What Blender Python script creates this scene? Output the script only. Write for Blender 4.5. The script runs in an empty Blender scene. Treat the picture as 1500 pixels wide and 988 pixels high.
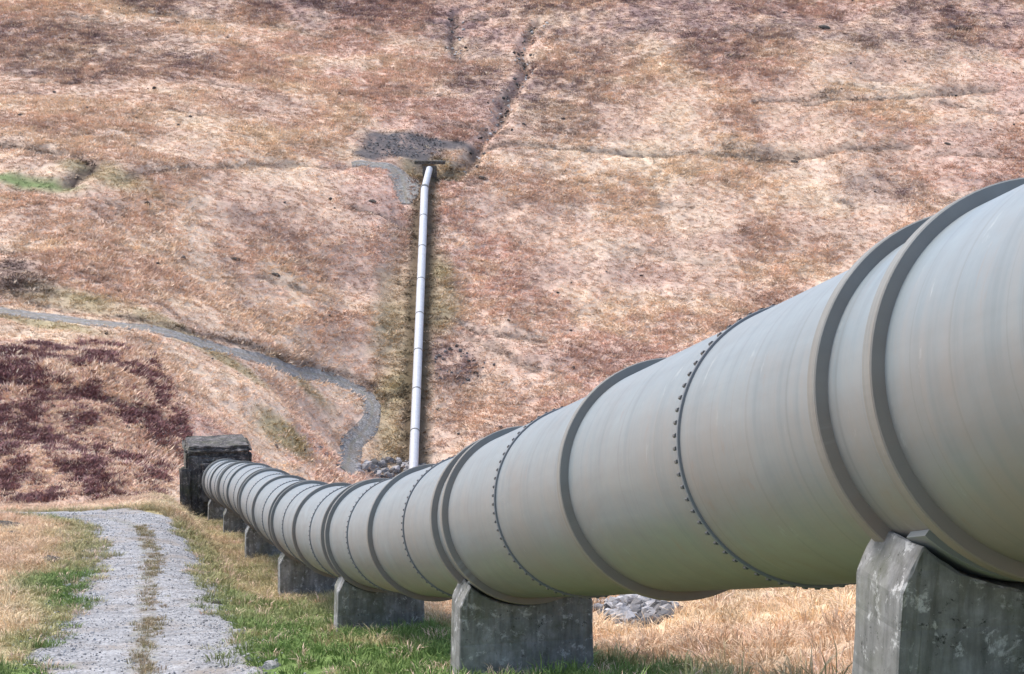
import bpy, math, random
import numpy as np
from mathutils import Vector, Matrix

random.seed(7); RNG = np.random.default_rng(11)
SC = bpy.context.scene
COL = SC.collection
PW, PH, FPX, PITCH = 1500, 988, 2700.0, math.radians(6)

# ------------------------------------------------------------------ camera, sky, sun, exposure
cam = bpy.data.cameras.new('camera'); camo = bpy.data.objects.new('camera', cam); COL.objects.link(camo)
cam.sensor_width = 36.0; cam.lens = 36.0 * FPX / PW
cam.clip_start = 0.1; cam.clip_end = 3000
camo.location = (0, 0, 0); camo.rotation_euler = (math.radians(90) - PITCH, 0, 0)
SC.camera = camo
SC.render.resolution_x, SC.render.resolution_y = 1024, 674

SUN_EL, SUN_AZ = math.radians(58), math.radians(-62)      # azimuth from +Y towards +X
w = bpy.data.worlds.new('World'); SC.world = w; w.use_nodes = True
nt = w.node_tree
sky = nt.nodes.new('ShaderNodeTexSky'); sky.sky_type = 'NISHITA'; sky.sun_disc = False
sky.sun_elevation = SUN_EL; sky.sun_rotation = SUN_AZ
sky.dust_density = 2.5; sky.air_density = 1.0; sky.ozone_density = 1.0
bg = nt.nodes['Background']; bg.inputs[1].default_value = 0.15
nt.links.new(sky.outputs[0], bg.inputs[0])
sl = bpy.data.lights.new('sun', 'SUN'); sl.energy = 1.3; sl.angle = math.radians(18); sl.color = (1.0, 0.965, 0.92)
so = bpy.data.objects.new('sun', sl); COL.objects.link(so)
sd = Vector((math.sin(SUN_AZ) * math.cos(SUN_EL), math.cos(SUN_AZ) * math.cos(SUN_EL), math.sin(SUN_EL)))
so.rotation_euler = (-sd).to_track_quat('-Z', 'Y').to_euler(); so.location = (-30, 10, 60)
SC.view_settings.view_transform = 'Standard'; SC.view_settings.look = 'None'
SC.view_settings.exposure = 1.2; SC.view_settings.gamma = 1.0; SC.view_settings.use_curve_mapping = False
SC.render.engine = 'CYCLES'

# ------------------------------------------------------------------ small helpers
def tag(o, label=None, cat=None, group=None, kind=None):
    if label: o['label'] = label
    if cat: o['category'] = cat
    if group: o['group'] = group
    if kind: o['kind'] = kind
    return o
def empty(name, loc=(0, 0, 0)):
    o = bpy.data.objects.new(name, None); COL.objects.link(o); o.location = loc; o.empty_display_size = .2
    return o
def link_mesh(name, me, mat=None, parent=None, smooth=False):
    o = bpy.data.objects.new(name, me); COL.objects.link(o)
    if mat and not me.materials: me.materials.append(mat)
    if parent:
        o.parent = parent; o.matrix_parent_inverse = Matrix.Translation(-parent.location)
    if smooth: me.polygons.foreach_set('use_smooth', [True] * len(me.polygons))
    return o
def mesh(name, v, f):
    me = bpy.data.meshes.new(name); me.from_pydata([tuple(map(float, p)) for p in v], [], [tuple(map(int, q)) for q in f]); me.update()
    return me
def grid_mesh(name, V, nu, nv, wrap_v=False):
    """V: (nu*nv,3) array, u major. fast quad grid"""
    i = np.arange(nu - 1)[:, None]; jn = nv if wrap_v else nv - 1; j = np.arange(jn)[None, :]
    j2 = (j + 1) % nv
    F = np.stack([i * nv + j, (i + 1) * nv + j, (i + 1) * nv + j2, i * nv + j2], -1).reshape(-1, 4)
    me = bpy.data.meshes.new(name)
    me.vertices.add(len(V)); me.vertices.foreach_set('co', V.astype(np.float32).ravel())
    me.loops.add(F.size); me.loops.foreach_set('vertex_index', F.astype(np.int32).ravel())
    me.polygons.add(len(F)); me.polygons.foreach_set('loop_start', np.arange(0, F.size, 4, dtype=np.int32))
    me.update(calc_edges=True); me.validate()
    return me
def color_attr(me, name, C):
    a = me.color_attributes.new(name, 'FLOAT_COLOR', 'POINT')
    a.data.foreach_set('color', np.concatenate([C, np.ones((len(C), 1))], 1).astype(np.float32).ravel())

_H = np.random.default_rng(3).random((256, 256))
def vnoise(x, y, seed=0):
    x = np.asarray(x, float) + seed * 17.31; y = np.asarray(y, float) + seed * 9.77
    xi = np.floor(x).astype(int); yi = np.floor(y).astype(int); fx = x - xi; fy = y - yi
    fx = fx * fx * fx * (fx * (fx * 6 - 15) + 10); fy = fy * fy * fy * (fy * (fy * 6 - 15) + 10)
    h = lambda a, b: _H[a & 255, b & 255]
    return (h(xi, yi) * (1 - fx) + h(xi + 1, yi) * fx) * (1 - fy) + (h(xi, yi + 1) * (1 - fx) + h(xi + 1, yi + 1) * fx) * fy
def fbm(x, y, o=4, seed=0, g=.5):
    s = 0; a = 1; t = 0
    c, d = math.cos(.6), math.sin(.6)
    for k in range(o):
        s = s + a * (vnoise(x, y, seed + k) - .5); t += a; a *= g
        x, y = 2.03 * (c * x - d * y), 2.03 * (d * x + c * y)
    return s / t * 2            # about -1..1
def sstep(a, b, x):
    t = np.clip((x - a) / (b - a), 0, 1); return t * t * (3 - 2 * t)
def ray(px, py):
    c, s = math.cos(PITCH), math.sin(PITCH)
    d = np.array([(px - PW / 2) / FPX, 1.0, -(py - PH / 2) / FPX])
    r = np.array([d[0], d[1] * c + d[2] * s, -d[1] * s + d[2] * c])
    return r / r[1]

# ------------------------------------------------------------------ the near pipe's line (metres)
SPAN = 13.098; RAD = 1.0; GAP = .788 / SPAN
YAW = -0.2120; U = np.array([math.sin(YAW), math.cos(YAW), 0.0]); SIDE = np.array([U[1], -U[0], 0.0])
P0 = np.array([2.710, 10.338, -1.4286])
SL = np.array([-.2540, -.2540, -.2540, -.2461, -.2001, -.1590, -.1350, -.1660, -.1540, -.1540]); SLS = np.array([-3, -1, 0, 1, 2, 3, 4, 5, 6, 8.])
_ss = np.linspace(-3, 8, 1101); _sl = np.interp(_ss, SLS, SL); _ds = (_ss[1] - _ss[0]) * SPAN
_ch = np.concatenate([[0], np.cumsum(.5 * (np.cos(_sl[1:]) + np.cos(_sl[:-1])) * _ds)])
_cz = np.concatenate([[0], np.cumsum(.5 * (np.sin(_sl[1:]) + np.sin(_sl[:-1])) * _ds)])
_ch -= np.interp(0, _ss, _ch); _cz -= np.interp(0, _ss, _cz)
def pipe_at(s):
    h = float(np.interp(s, _ss, _ch)); v = float(np.interp(s, _ss, _cz)); a = float(np.interp(s, _ss, _sl))
    c = P0 + U * h + np.array([0, 0, v]); t = U * math.cos(a) + np.array([0, 0, math.sin(a)])
    return c, t, np.cross(SIDE, t)
_PV = np.array([pipe_at(s)[0] @ U for s in _ss]); _PZ = np.array([pipe_at(s)[0][2] for s in _ss])
W0 = float(P0 @ SIDE)

# ------------------------------------------------------------------ terrain height
HP = [(0,735,190),(130,733,194),(255,725,203),(0,620,218),(150,620,224),(0,505,250),(130,507,256),(290,600,248),(300,690,226),(400,690,258),(420,600,282),
      (500,674,294),(606,668,300),(700,640,303),(800,600,310),(1000,490,340),(1150,430,358),(1350,330,388),(1500,250,408),
      (0,455,274),(120,470,276),(250,490,284),(400,532,301),(540,575,316),(545,620,306),
      (620,400,352),(628,250,390),(615,500,330),(560,250,388),(0,330,318),(0,250,345),(0,150,392),(0,0,470),(200,240,358),(300,400,322),(300,300,350),(300,150,406),(300,0,485),
      (628,150,428),(640,60,470),(640,0,500),(800,400,358),(900,300,385),(900,200,412),(900,0,495),(1200,200,418),(1200,100,452),(1200,0,500),(1500,130,448),(1500,0,500)]
C = []
for px, py, D in HP:
    C.append(ray(px, py) * D)
C += [np.array(p, float) for p in [(-60,150,-42),(0,150,-46),(60,150,-50),(-30,200,-44),(30,220,-52),(80,220,-54),(-150,190,-34),(-220,260,-22),(-200,380,4),(-220,520,60),
      (150,250,-46),(200,330,-18),(230,420,10),(250,520,52),(0,620,86),(-150,640,98),(180,640,96),(0,780,150),(-250,780,160),(260,780,160),(-150,100,-40),(0,80,-48),(150,120,-46),(300,250,-30),(-320,350,0),(340,420,20)]]
C = np.array(C); CX = C[:, :2] / 100.0; CZ = C[:, 2]
def _k(r2): return np.where(r2 > 0, .5 * r2 * np.log(r2 + 1e-12), 0)
n = len(C)
_A = np.zeros((n + 3, n + 3)); d2 = ((CX[:, None] - CX[None]) ** 2).sum(-1)
_A[:n, :n] = _k(d2) + np.eye(n) * 0.002; _A[:n, n] = 1; _A[:n, n + 1:] = CX; _A[n, :n] = 1; _A[n + 1:, :n] = CX.T
_w = np.linalg.solve(_A, np.concatenate([CZ, [0, 0, 0]]))
def hill(x, y):
    x = np.asarray(x, float); y = np.asarray(y, float); sh = x.shape
    X = np.stack([x.ravel(), y.ravel()], 1) / 100.0; out = np.empty(len(X))
    for i in range(0, len(X), 40000):
        q = X[i:i + 40000]
        r2 = ((q[:, None] - CX[None]) ** 2).sum(-1)
        out[i:i + 40000] = _k(r2) @ _w[:n] + _w[n] + q @ _w[n + 1:]
    return out.reshape(sh)
def bench(x, y):
    v = x * U[0] + y * U[1]; ww = x * SIDE[0] + y * SIDE[1] - W0
    z = np.interp(v, _PV, _PZ) - np.interp(v, [10, 22, 35, 48, 61, 74, 87], [1.95, 2.06, 1.92, 1.92, 1.96, 1.98, 1.95])
    z = np.where(v > _PV[-1], z - .116 * (v - _PV[-1]), z)
    d = np.interp(v, [-20, 0, 20, 28, 36, 52, 65, 80], [-2.0, -1.2, -.4, -.17, .25, 1.05, 1.3, 1.3])
    left = sstep(-1.3, -3.2, ww) * d + np.clip(-6.5 - ww, 0, 40) * .035
    right = sstep(1.4, 7, ww) * .5 + np.clip(ww - 7, 0, 60) * .03
    z = z + left + right
    edge = np.interp(ww, [-9, -6.5, -3.5, 0, 30], [79, 79, 89, 96, 96])
    over = np.clip(v - edge, 0, None)
    return z - over * .42 - 1.6 * sstep(0, 8, over)
def terrain0(x, y):
    b = bench(x, y); h = hill(x, y)
    k = 2.5; far = sstep(100, 170, y)
    h = h + far * (1.9 * fbm(x / 50, y / 55, 3, 1) + 1.15 * (.5 - np.abs(fbm(x / 19, y / 24, 3, 5)) * 1.6) + .30 * fbm(x / 4.5, y / 4.5, 3, 9) + .55 * fbm((x + .3 * y) / 26, y / 5.5, 3, 17))
    nr = 1 - far
    b = b + nr * (.16 * fbm(x / 5, y / 5, 3, 12) + .05 * fbm(x / .9, y / .9, 3, 15))
    m = np.maximum(b, h); dd = np.abs(b - h)
    return m + np.where(dd < k, (k - dd) ** 2 / (4 * k), 0)

def axis(fine0, fine1, step, lo, hi, grow, smax):
    a = list(np.arange(fine0, fine1 + 1e-6, step)); s = step
    while a[-1] < hi: s = min(s * grow, smax); a.append(a[-1] + s)
    s = step
    while a[0] > lo: s = min(s * grow, smax); a.insert(0, a[0] - s)
    return np.array(a)
def axis_y():
    a = [-30.0]
    while a[-1] < 800:
        y = a[-1]
        s = np.interp(y, [-30, 0, 10, 75, 100, 150, 180, 420, 560, 800], [1.5, .7, .3, .3, 1, 2.2, 1.3, 1.4, 2, 8]); a.append(y + s)
    return np.array(a)
GX = axis(-24, 14, .3, -330, 340, 1.03, 1.7); GY = axis_y()
XX, YY = np.meshgrid(GX, GY, indexing='ij')
Z = terrain0(XX, YY)
def ground_z(x, y):
    x = np.asarray(x, float); y = np.asarray(y, float)
    i = np.clip(np.searchsorted(GX, x) - 1, 0, len(GX) - 2); j = np.clip(np.searchsorted(GY, y) - 1, 0, len(GY) - 2)
    a = (x - GX[i]) / (GX[i + 1] - GX[i]); b = (y - GY[j]) / (GY[j + 1] - GY[j])
    return (Z[i, j] * (1 - a) + Z[i + 1, j] * a) * (1 - b) + (Z[i, j + 1] * (1 - a) + Z[i + 1, j + 1] * a) * b
def hit(px, py, y0=12.0, lift=0.0):
    """where the sight line through a photo point meets the ground"""
    r = ray(px, py); D = np.arange(y0, 700, .1); p = r[None] * D[:, None]
    below = p[:, 2] < ground_z(p[:, 0], p[:, 1]) + lift
    k = np.argmax(below)
    return p[k]
def pline(pts, y0=120, step=1.0):
    """photo points -> smooth ground polyline (x,y)"""
    P = np.array([hit(a, b, y0)[:2] for a, b in pts]); return resample(P, step)
def resample(P, step):
    P = np.asarray(P, float); out = []
    Q = np.vstack([2 * P[0] - P[1], P, 2 * P[-1] - P[-2]])
    for i in range(len(P) - 1):
        a, b, c, d = Q[i:i + 4]
        for t in np.linspace(0, 1, max(2, int(np.linalg.norm(c - b) / step) + 1))[:-1]:
            out.append(.5 * (2 * b + (c - a) * t + (2 * a - 5 * b + 4 * c - d) * t * t + (3 * b - a - 3 * c + d) * t ** 3))
    out.append(P[-1]); return np.array(out)
def dist_line(x, y, P, mg=30):
    """distance to polyline, blockwise"""
    sh = np.shape(x); X = np.ravel(x); Y = np.ravel(y); best = np.full(len(X), 1e9)
    lo = P.min(0) - mg; hi = P.max(0) + mg
    sel = np.where((X > lo[0]) & (X < hi[0]) & (Y > lo[1]) & (Y < hi[1]))[0]
    if len(sel):
        xs, ys = X[sel], Y[sel]; b = np.full(len(sel), 1e9)
        for i in range(len(P) - 1):
            d = P[i + 1] - P[i]; L = d @ d + 1e-12
            t = np.clip(((xs - P[i, 0]) * d[0] + (ys - P[i, 1]) * d[1]) / L, 0, 1)
            b = np.minimum(b, np.hypot(xs - P[i, 0] - t * d[0], ys - P[i, 1] - t * d[1]))
        best[sel] = b
    return best.reshape(sh)

# features of the far hillside, found on the ground through the photograph
ROAD = pline([(-60,448),(0,455),(70,464),(160,474),(250,490),(330,512),(400,532),(470,552),(522,570),(545,592),(540,620),(524,645),(512,668),(505,690)], step=1.5)
BANK = pline([(150,464),(250,479),(330,500),(400,520),(470,541),(520,556),(540,568)], step=1.5)
FB, FT, FK = hit(606, 676, 200, 1.5), hit(629, 248, 200, 1.2), hit(622, 276, 200, 1.4)
_d = (FB - FK) / np.linalg.norm(FB - FK); F0 = FB + _d * 16
FAR_LINE = [F0, FK, FT]
GULLY = pline([(560,-10),(790,30),(766,70),(772,100),(744,140),(728,180),(706,205),(692,235),(660,260)][1:], step=1.5)
GULLY2 = pline([(668,20),(664,60),(670,85)], step=1.5)
BURN = pline([(-30,198),(20,212),(90,226),(136,238),(118,250),(102,266)], step=1.5)
DITCH = pline([(180,262),(330,243),(520,240)], step=2)
DITCH2 = pline([(640,262),(720,214),(900,220),(1060,226),(1180,228),(1330,214)], step=2)
DITCH3 = pline([(1180,152),(1320,142),(1460,128)], step=2)
# bed the far pipe and the gullies into the ground
fl = np.array([p[:2] for p in FAR_LINE]); fz = np.array([p[2] for p in FAR_LINE])
def far_line_z(x, y): return np.interp(y, fl[:, 1], fz)
dF = dist_line(XX, YY, fl)
kF = sstep(9, 3.2, dF) * (YY < FT[1] + 3) * (YY > F0[1] - 4)
Z = Z * (1 - kF) + kF * (far_line_z(XX, YY) - 1.55)
for L, wd, dp in ((GULLY, 2.8, 1.9), (GULLY2, 2.4, 1.4), (BURN, 2.6, 1.5), (DITCH, 2.0, .7), (DITCH2, 2.0, .8), (DITCH3, 2.0, .9)):
    dl = dist_line(XX, YY, L) + 1.2 * fbm(XX / 4, YY / 4, 2, 31)
    Z -= dp * sstep(wd, 0, dl)
# broken peat edges and sheep paths along the slope
HAGS = []; _q = random.Random(77)
for _i in range(75):
    _y = math.sqrt(_q.uniform(225 ** 2, 520 ** 2)); _x = _q.uniform(-1, 1) * _y * .34; _h = _q.uniform(-.28, .22); _L = _q.uniform(5, 26); _p = [(_x, _y)]
    for _j in range(5):
        _h += _q.uniform(-.35, .35); _h *= .8; _p.append((_p[-1][0] + math.cos(_h) * _L / 5, _p[-1][1] + math.sin(_h) * _L / 5))
    HAGS.append((np.array(_p), _q.uniform(.5, 1.0)))
def hag_mask(x, y):
    m_ = np.zeros_like(x); wob = .8 * fbm(x / 2.2, y / 2.2, 2, 97)
    for P_, k_ in HAGS: m_ = np.maximum(m_, k_ * sstep(1.35, .25, dist_line(x, y, P_, 4) + wob))
    return m_
Z -= .75 * hag_mask(XX, YY)
dR = dist_line(XX, YY, ROAD)
kR = sstep(5, 2.2, dR)
Zs = Z.copy()
for _ in range(6):
    Zs[1:-1, 1:-1] = .25 * (Zs[2:, 1:-1] + Zs[:-2, 1:-1] + Zs[1:-1, 2:] + Zs[1:-1, :-2])
Z = Z * (1 - kR) + Zs * kR
# near track: two wheel lanes
TRACK = resample([(1.9, -12), (-.3, 2), (-3.6, 17.5), (-5.8, 28), (-7.35, 36), (-8.9, 44), (-10.45, 52), (-12.7, 61), (-15.0, 66.0), (-18.4, 68.4), (-25, 69.6), (-40, 69)], .5)
dT = dist_line(XX, YY, TRACK)
kT = sstep(2.4, 1.3, dT)
Zs = Z.copy()
for _ in range(10):
    Zs[1:-1, 1:-1] = .25 * (Zs[2:, 1:-1] + Zs[:-2, 1:-1] + Zs[1:-1, 2:] + Zs[1:-1, :-2])
Z = Z * (1 - kT) + (Zs - .06) * kT
# ------------------------------------------------------------------ ground cover masks
def blob(x, y, px, py, rx, ry, y0=120, soft=.5):
    c = hit(px, py, y0); ex = hit(px + rx, py, y0); ey = hit(px, py - ry, y0)
    ax = max(.5, abs(ex[0] - c[0])); ay = max(.5, abs(ey[1] - c[1]))
    r = np.hypot((x - c[0] - (y - c[1]) * c[0] / c[1]) / ax, (y - c[1]) / ay)
    return sstep(1 + soft, 1 - soft, r + .45 * fbm(x / 7, y / 9, 3, 41))
STRAW = np.array([.69, .50, .37]); CREAM = np.array([.80, .64, .475]); PINK = np.array([.67, .46, .36]); BROWN = np.array([.46, .31, .245])
PURP = np.array([.20, .13, .13]); OLIVE = np.array([.33, .29, .13]); GREEN = np.array([.15, .23, .065]); PEAT = np.array([.085, .062, .05]); SLATE = np.array([.115, .105, .105])
def mix(a, b, t): return a * (1 - t[..., None]) + b * t[..., None]
HEATH = [(60,580,120,75),(150,560,100,60),(225,585,65,50),(100,650,170,45),(30,690,120,40),(180,700,90,26),(240,690,24,30),(262,640,26,40)]
def masks(x, y):
    far = sstep(100, 165, y)
    M = {}
    he = np.zeros_like(x)
    for a in HEATH: he = np.maximum(he, blob(x, y, *a, soft=.3))
    M['heath'] = he
    pu = np.zeros_like(x)
    for a in [(60,60,190,30),(520,10,130,25),(1050,30,300,30),(1320,50,160,45),(1430,20,160,30),(800,130,120,45),(1290,280,50,22),(270,85,60,14),(30,410,55,25),(690,40,80,50),(1050,60,60,30),(700,120,50,24),(300,4,220,18),(900,4,240,18),(120,110,120,12)]:
        pu = np.maximum(pu, blob(x, y, *a, soft=.7) * .8)
    for a in [(668,535,36,26),(640,520,25,30)]: pu = np.maximum(pu, blob(x, y, *a) * .9)
    M['purple'] = pu
    gr = np.zeros_like(x)
    for a in [(30,268,80,14)]: gr = np.maximum(gr, blob(x, y, *a))
    M['green'] = gr
    ol = np.zeros_like(x)
    for a in [(590,480,40,90),(640,430,26,60),(60,476,120,9),(330,528,70,9),(440,560,50,9),(100,440,110,14),(420,640,60,20),(570,600,30,60),(640,250,70,20),(250,480,110,12),(150,255,70,12)]:
        ol = np.maximum(ol, blob(x, y, *a) * .75)
    M['olive'] = ol
    sc = np.zeros_like(x)
    for a in [(588,214,62,20),(650,213,62,7),(545,226,30,8)]: sc = np.maximum(sc, blob(x, y, *a, soft=.4) * (.5 if a[0] == 640 else 1))
    M['scree'] = sc
    M['wet'] = np.maximum.reduce([sstep(1.8, .2, dist_line(x, y, GULLY) + 2.0 * fbm(x / 3, y / 3, 2, 51)) * .5, sstep(2.4, .3, dist_line(x, y, GULLY2)) * .5, blob(x, y, 25, 408, 55, 20) * .55,
                                  sstep(2.0, .4, dist_line(x, y, BURN)), sstep(1.6, .2, dist_line(x, y, DITCH)) * .5, sstep(1.6, .2, dist_line(x, y, DITCH2)) * .6, sstep(1.4, .2, dist_line(x, y, DITCH3)) * .7])
    M['peat_and_shade'] = sstep(3.6, 1.6, dist_line(x, y, fl) + .5 * fbm(x / 2.5, y / 2.5, 2, 57)) * (y < FT[1] + 1)  # dark peat along the far pipe, the pipe's shade painted in with it
    M['far'] = far
    M['hag'] = hag_mask(x, y)
    M['bank'] = sstep(1.6, .3, dist_line(x, y, BANK) + .9 * fbm(x / 4, y / 4, 2, 58)) * .75
    # near verges
    vg = sstep(3.4, 1.6, np.abs(dist_line(x, y, TRACK) - 0) + .9 * fbm(x / 2.2, y / 2.2, 3, 61)) * (1 - far)
    v = x * U[0] + y * U[1]; ww = x * SIDE[0] + y * SIDE[1] - W0
    pg = sstep(-4.2, -2.4, ww + .6 * fbm(x / 2, y / 3, 2, 66)) * sstep(2.0, .6, ww + .8 * fbm(x / 2, y / 2, 2, 65)) * (1 - far)
    nearg = sstep(52, 32, v) * sstep(-.4, .0, fbm(x / 2.6, y / 2.6, 3, 68) + .12)
    M['verge'] = np.clip(np.maximum(vg * .8, pg * np.maximum(.6 + .6 * fbm(x / 3, y / 3, 3, 71), nearg)), 0, 1)
    M['lush'] = np.clip(np.maximum(nearg * pg, vg * (ww < -5.5) * sstep(.0, .3, fbm(x / 3, y / 5, 2, 73) + .22)), 0, 1)
    return M
def tint(x, y, M):
    a = fbm(x / 38, y / 46, 3, 21); b = .55 * fbm(x / 9, y / 11, 3, 24) + .75 * fbm((x - .35 * y) / 24, y / 6.5, 4, 26); c = fbm(x / 2.2, y / 2.2, 3, 28)
    t = np.broadcast_to(STRAW, x.shape + (3,)).copy()
    e = fbm((x + .5 * y) / 15, (y - .2 * x) / 11, 4, 37)
    t = mix(t, PINK, sstep(-.2, .3, a + .5 * b) * .9)
    t = mix(t, CREAM, sstep(.02, .42, b - .4 * a + .2 * c) * .5)
    t = mix(t, BROWN, sstep(.08, .45, -b + .3 * c + .3 * a) * .28)
    t = mix(t, (BROWN * 1.4 + PURP * .8) / 2, sstep(.10, .45, e + .25 * c) * .38)
    t = mix(t, CREAM * np.array([1, 1.0, .92]), sstep(.15, .45, -e + .2 * c) * .35)
    tc_ = fbm(x / 1.3, y / 1.7, 2, 43); t = t * (1 + .22 * np.clip(tc_, -.8, .6)[..., None])
    t = t * np.where(M['far'][..., None] > .5, 1.0, np.array([.95, .955, .83]))
    t = mix(t, OLIVE, np.clip(M['olive'] * (.75 + .5 * b), 0, 1))
    t = mix(t, PURP, np.clip(M['purple'] * (.6 + .9 * c + .4 * b), 0, .8))
    t = mix(t, STRAW, M['heath'] * .6)
    t = mix(t, PURP * np.array([.95, .72, .70]), np.clip(M['heath'] * sstep(-.10, .16, fbm(x / 1.9, y / 3.6, 3, 29) + .25 * e + .3 * fbm(x / 9, y / 9, 2, 30)), 0, 1) * .9)
    t = mix(t, GREEN * np.array([1.0, .95, 1.2]), M['green'] * .9)
    t = mix(t, np.array([.27, .285, .115]), np.clip(M['verge'] * .95, 0, 1)); t = mix(t, GREEN, M['lush'] * .9)
    t = mix(t, PEAT * 1.9, M['hag'] * .75); t = mix(t, PEAT * 1.6, M['bank']); t = mix(t, SLATE, np.clip(M['scree'] * (1.0 + .6 * c), 0, .97)); t = mix(t, PEAT, M['wet']); t = mix(t, PEAT * np.array([1.2, 1.25, .9]), M['peat_and_shade'] * .85)
    return t

# ------------------------------------------------------------------ materials
def mat(name, rough=.8, spec=.3):
    m = bpy.data.materials.new(name); m.use_nodes = True; t = m.node_tree
    b = t.nodes['Principled BSDF']; b.inputs['Roughness'].default_value = rough; b.inputs['Specular IOR Level'].default_value = spec
    return m, t, b
def node(t, typ, **k):
    n_ = t.nodes.new(typ)
    for a, v in k.items():
        if a.startswith('i_'): n_.inputs[a[2:].replace('_', ' ')].default_value = v
        else: setattr(n_, a, v)
    return n_
def ramp(t, src, stops):
    r = node(t, 'ShaderNodeValToRGB'); e = r.color_ramp.elements
    while len(e) < len(stops): e.new(.5)
    for q, (p, c) in zip(e, stops): q.position = p; q.color = (*c, 1) if len(c) == 3 else c
    t.links.new(src, r.inputs[0]); return r
def mixc(t, a, b, fac, mode='MIX'):
    m_ = node(t, 'ShaderNodeMix', data_type='RGBA', blend_type=mode)
    for sock, v in ((m_.inputs[0], fac), (m_.inputs[6], a), (m_.inputs[7], b)):
        if hasattr(v, 'is_output'): t.links.new(v, sock)
        else: sock.default_value = v if isinstance(v, (int, float)) else (*v, 1)
    return m_.outputs[2]
def bump(t, b, src, strength, dist):
    n_ = node(t, 'ShaderNodeBump', i_Strength=strength, i_Distance=dist); t.links.new(src, n_.inputs['Height']); t.links.new(n_.outputs[0], b.inputs['Normal'])
def noise(t, scale, detail=6, rough=.6, vec=None, dist=0):
    n_ = node(t, 'ShaderNodeTexNoise', i_Scale=scale, i_Detail=detail, i_Roughness=rough, i_Distortion=dist)
    if vec is not None: t.links.new(vec, n_.inputs['Vector'])
    return n_.outputs[0]
def G(v): return (v, v, v)

# ground
m_ground, t, b = mat('moor_ground', .95, .1)
at_ = node(t, 'ShaderNodeAttribute', attribute_name='tint'); gm = node(t, 'ShaderNodeNewGeometry')
n1 = noise(t, 1.1, 8, .7, gm.outputs['Position']); n2 = noise(t, 9, 6, .65, gm.outputs['Position'])
k1 = ramp(t, n1, [(.28, G(.6)), (.5, G(.92)), (.68, G(1.15))]); k2 = ramp(t, n2, [(.3, G(.7)), (.62, G(1.15))])
c = mixc(t, at_.outputs[0], k1.outputs[0], 1.0, 'MULTIPLY'); c = mixc(t, c, k2.outputs[0], .8, 'MULTIPLY')
t.links.new(c, b.inputs['Base Color']); bump(t, b, n2, .7, .12)
# blades: colour from the instance
def blade_mat(name, var=.25):
    m, t, b = mat(name, .85, .15)
    a = node(t, 'ShaderNodeAttribute', attribute_name='tint', attribute_type='INSTANCER')
    gm = node(t, 'ShaderNodeNewGeometry'); oi = node(t, 'ShaderNodeTexCoord')
    nn = noise(t, 14, 2, .5, gm.outputs['Position'])
    k = ramp(t, nn, [(.3, G(1 - var)), (.7, G(1 + var))])
    c = mixc(t, a.outputs[0], k.outputs[0], 1.0, 'MULTIPLY')
    t.links.new(c, b.inputs['Base Color'])
    return m
m_blade = blade_mat('grass_blade')
# gravel
def gravel_mat(name, c0, c1, c2, sc, lane=.36):
    m, t, b = mat(name, .9, .2)
    gm = node(t, 'ShaderNodeNewGeometry')
    vo = node(t, 'ShaderNodeTexVoronoi', i_Scale=sc); t.links.new(gm.outputs['Position'], vo.inputs['Vector'])
    sep = node(t, 'ShaderNodeSeparateColor'); t.links.new(vo.outputs['Color'], sep.inputs[0])
    r = ramp(t, sep.outputs[0], [(0, c0), (.5, c1), (1, c2)])
    nn = noise(t, 1.6, 6, .65, gm.outputs['Position']); k = ramp(t, nn, [(.32, G(.66)), (.66, G(1.14))])
    c = mixc(t, r.outputs[0], k.outputs[0], 1.0, 'MULTIPLY')
    n2 = noise(t, .55, 5, .6, gm.outputs['Position'], .5); f2 = ramp(t, n2, [(.5, G(0)), (.68, G(.55))])
    c = mixc(t, c, (.24, .185, .13), f2.outputs[0])
    # soil and worn turf between and outside the wheel lanes
    ac = node(t, 'ShaderNodeAttribute', attribute_name='across'); ab = node(t, 'ShaderNodeMath', operation='ABSOLUTE'); t.links.new(ac.outputs['Fac'], ab.inputs[0])
    ln = ramp(t, ab.outputs[0], [(0, G(lane * .8)), (.10, G(lane * .72)), (.28, G(0)), (.82, G(0)), (1, G(.42))])
    n4 = noise(t, 3.6, 10, .78, gm.outputs['Position'], .2); ad = node(t, 'ShaderNodeMath', operation='ADD'); t.links.new(ln.outputs[0], ad.inputs[0]); t.links.new(n4, ad.inputs[1])
    f4 = ramp(t, ad.outputs[0], [(.66, G(0)), (1.0, G(.8))])
    n5 = noise(t, 1.3, 3, .6, gm.outputs['Position']); soil = ramp(t, n5, [(.4, (.26, .19, .135)), (.6, (.17, .17, .085))])
    c = mixc(t, c, soil.outputs[0], f4.outputs[0])
    t.links.new(c, b.inputs['Base Color']); bump(t, b, vo.outputs['Distance'], .8, .02)
    return m
m_gravel = gravel_mat('track_gravel', (.175, .172, .17), (.29, .286, .282), (.42, .415, .41), 24, .36)
m_road = gravel_mat('road_gravel', (.17, .16, .145), (.25, .238, .22), (.36, .345, .32), 5, .4)
m_stone, t, b = mat('stone', .9, .2)
a = node(t, 'ShaderNodeAttribute', attribute_name='tint', attribute_type='INSTANCER'); gm = node(t, 'ShaderNodeNewGeometry')
nn = noise(t, 8, 6, .7, gm.outputs['Position']); k = ramp(t, nn, [(.3, G(.6)), (.7, G(1.25))])
t.links.new(mixc(t, a.outputs[0], k.outputs[0], 1.0, 'MULTIPLY'), b.inputs['Base Color']); bump(t, b, nn, .5, .05)
def rock_mat(name, lo, hi):
    m, t, b = mat(name, .92, .2); tc = node(t, 'ShaderNodeTexCoord')
    nn = noise(t, 4, 8, .7, tc.outputs['Object']); k = ramp(t, nn, [(.3, lo), (.7, hi)])
    t.links.new(k.outputs[0], b.inputs['Base Color']); bump(t, b, nn, .7, .06); return m
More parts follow.
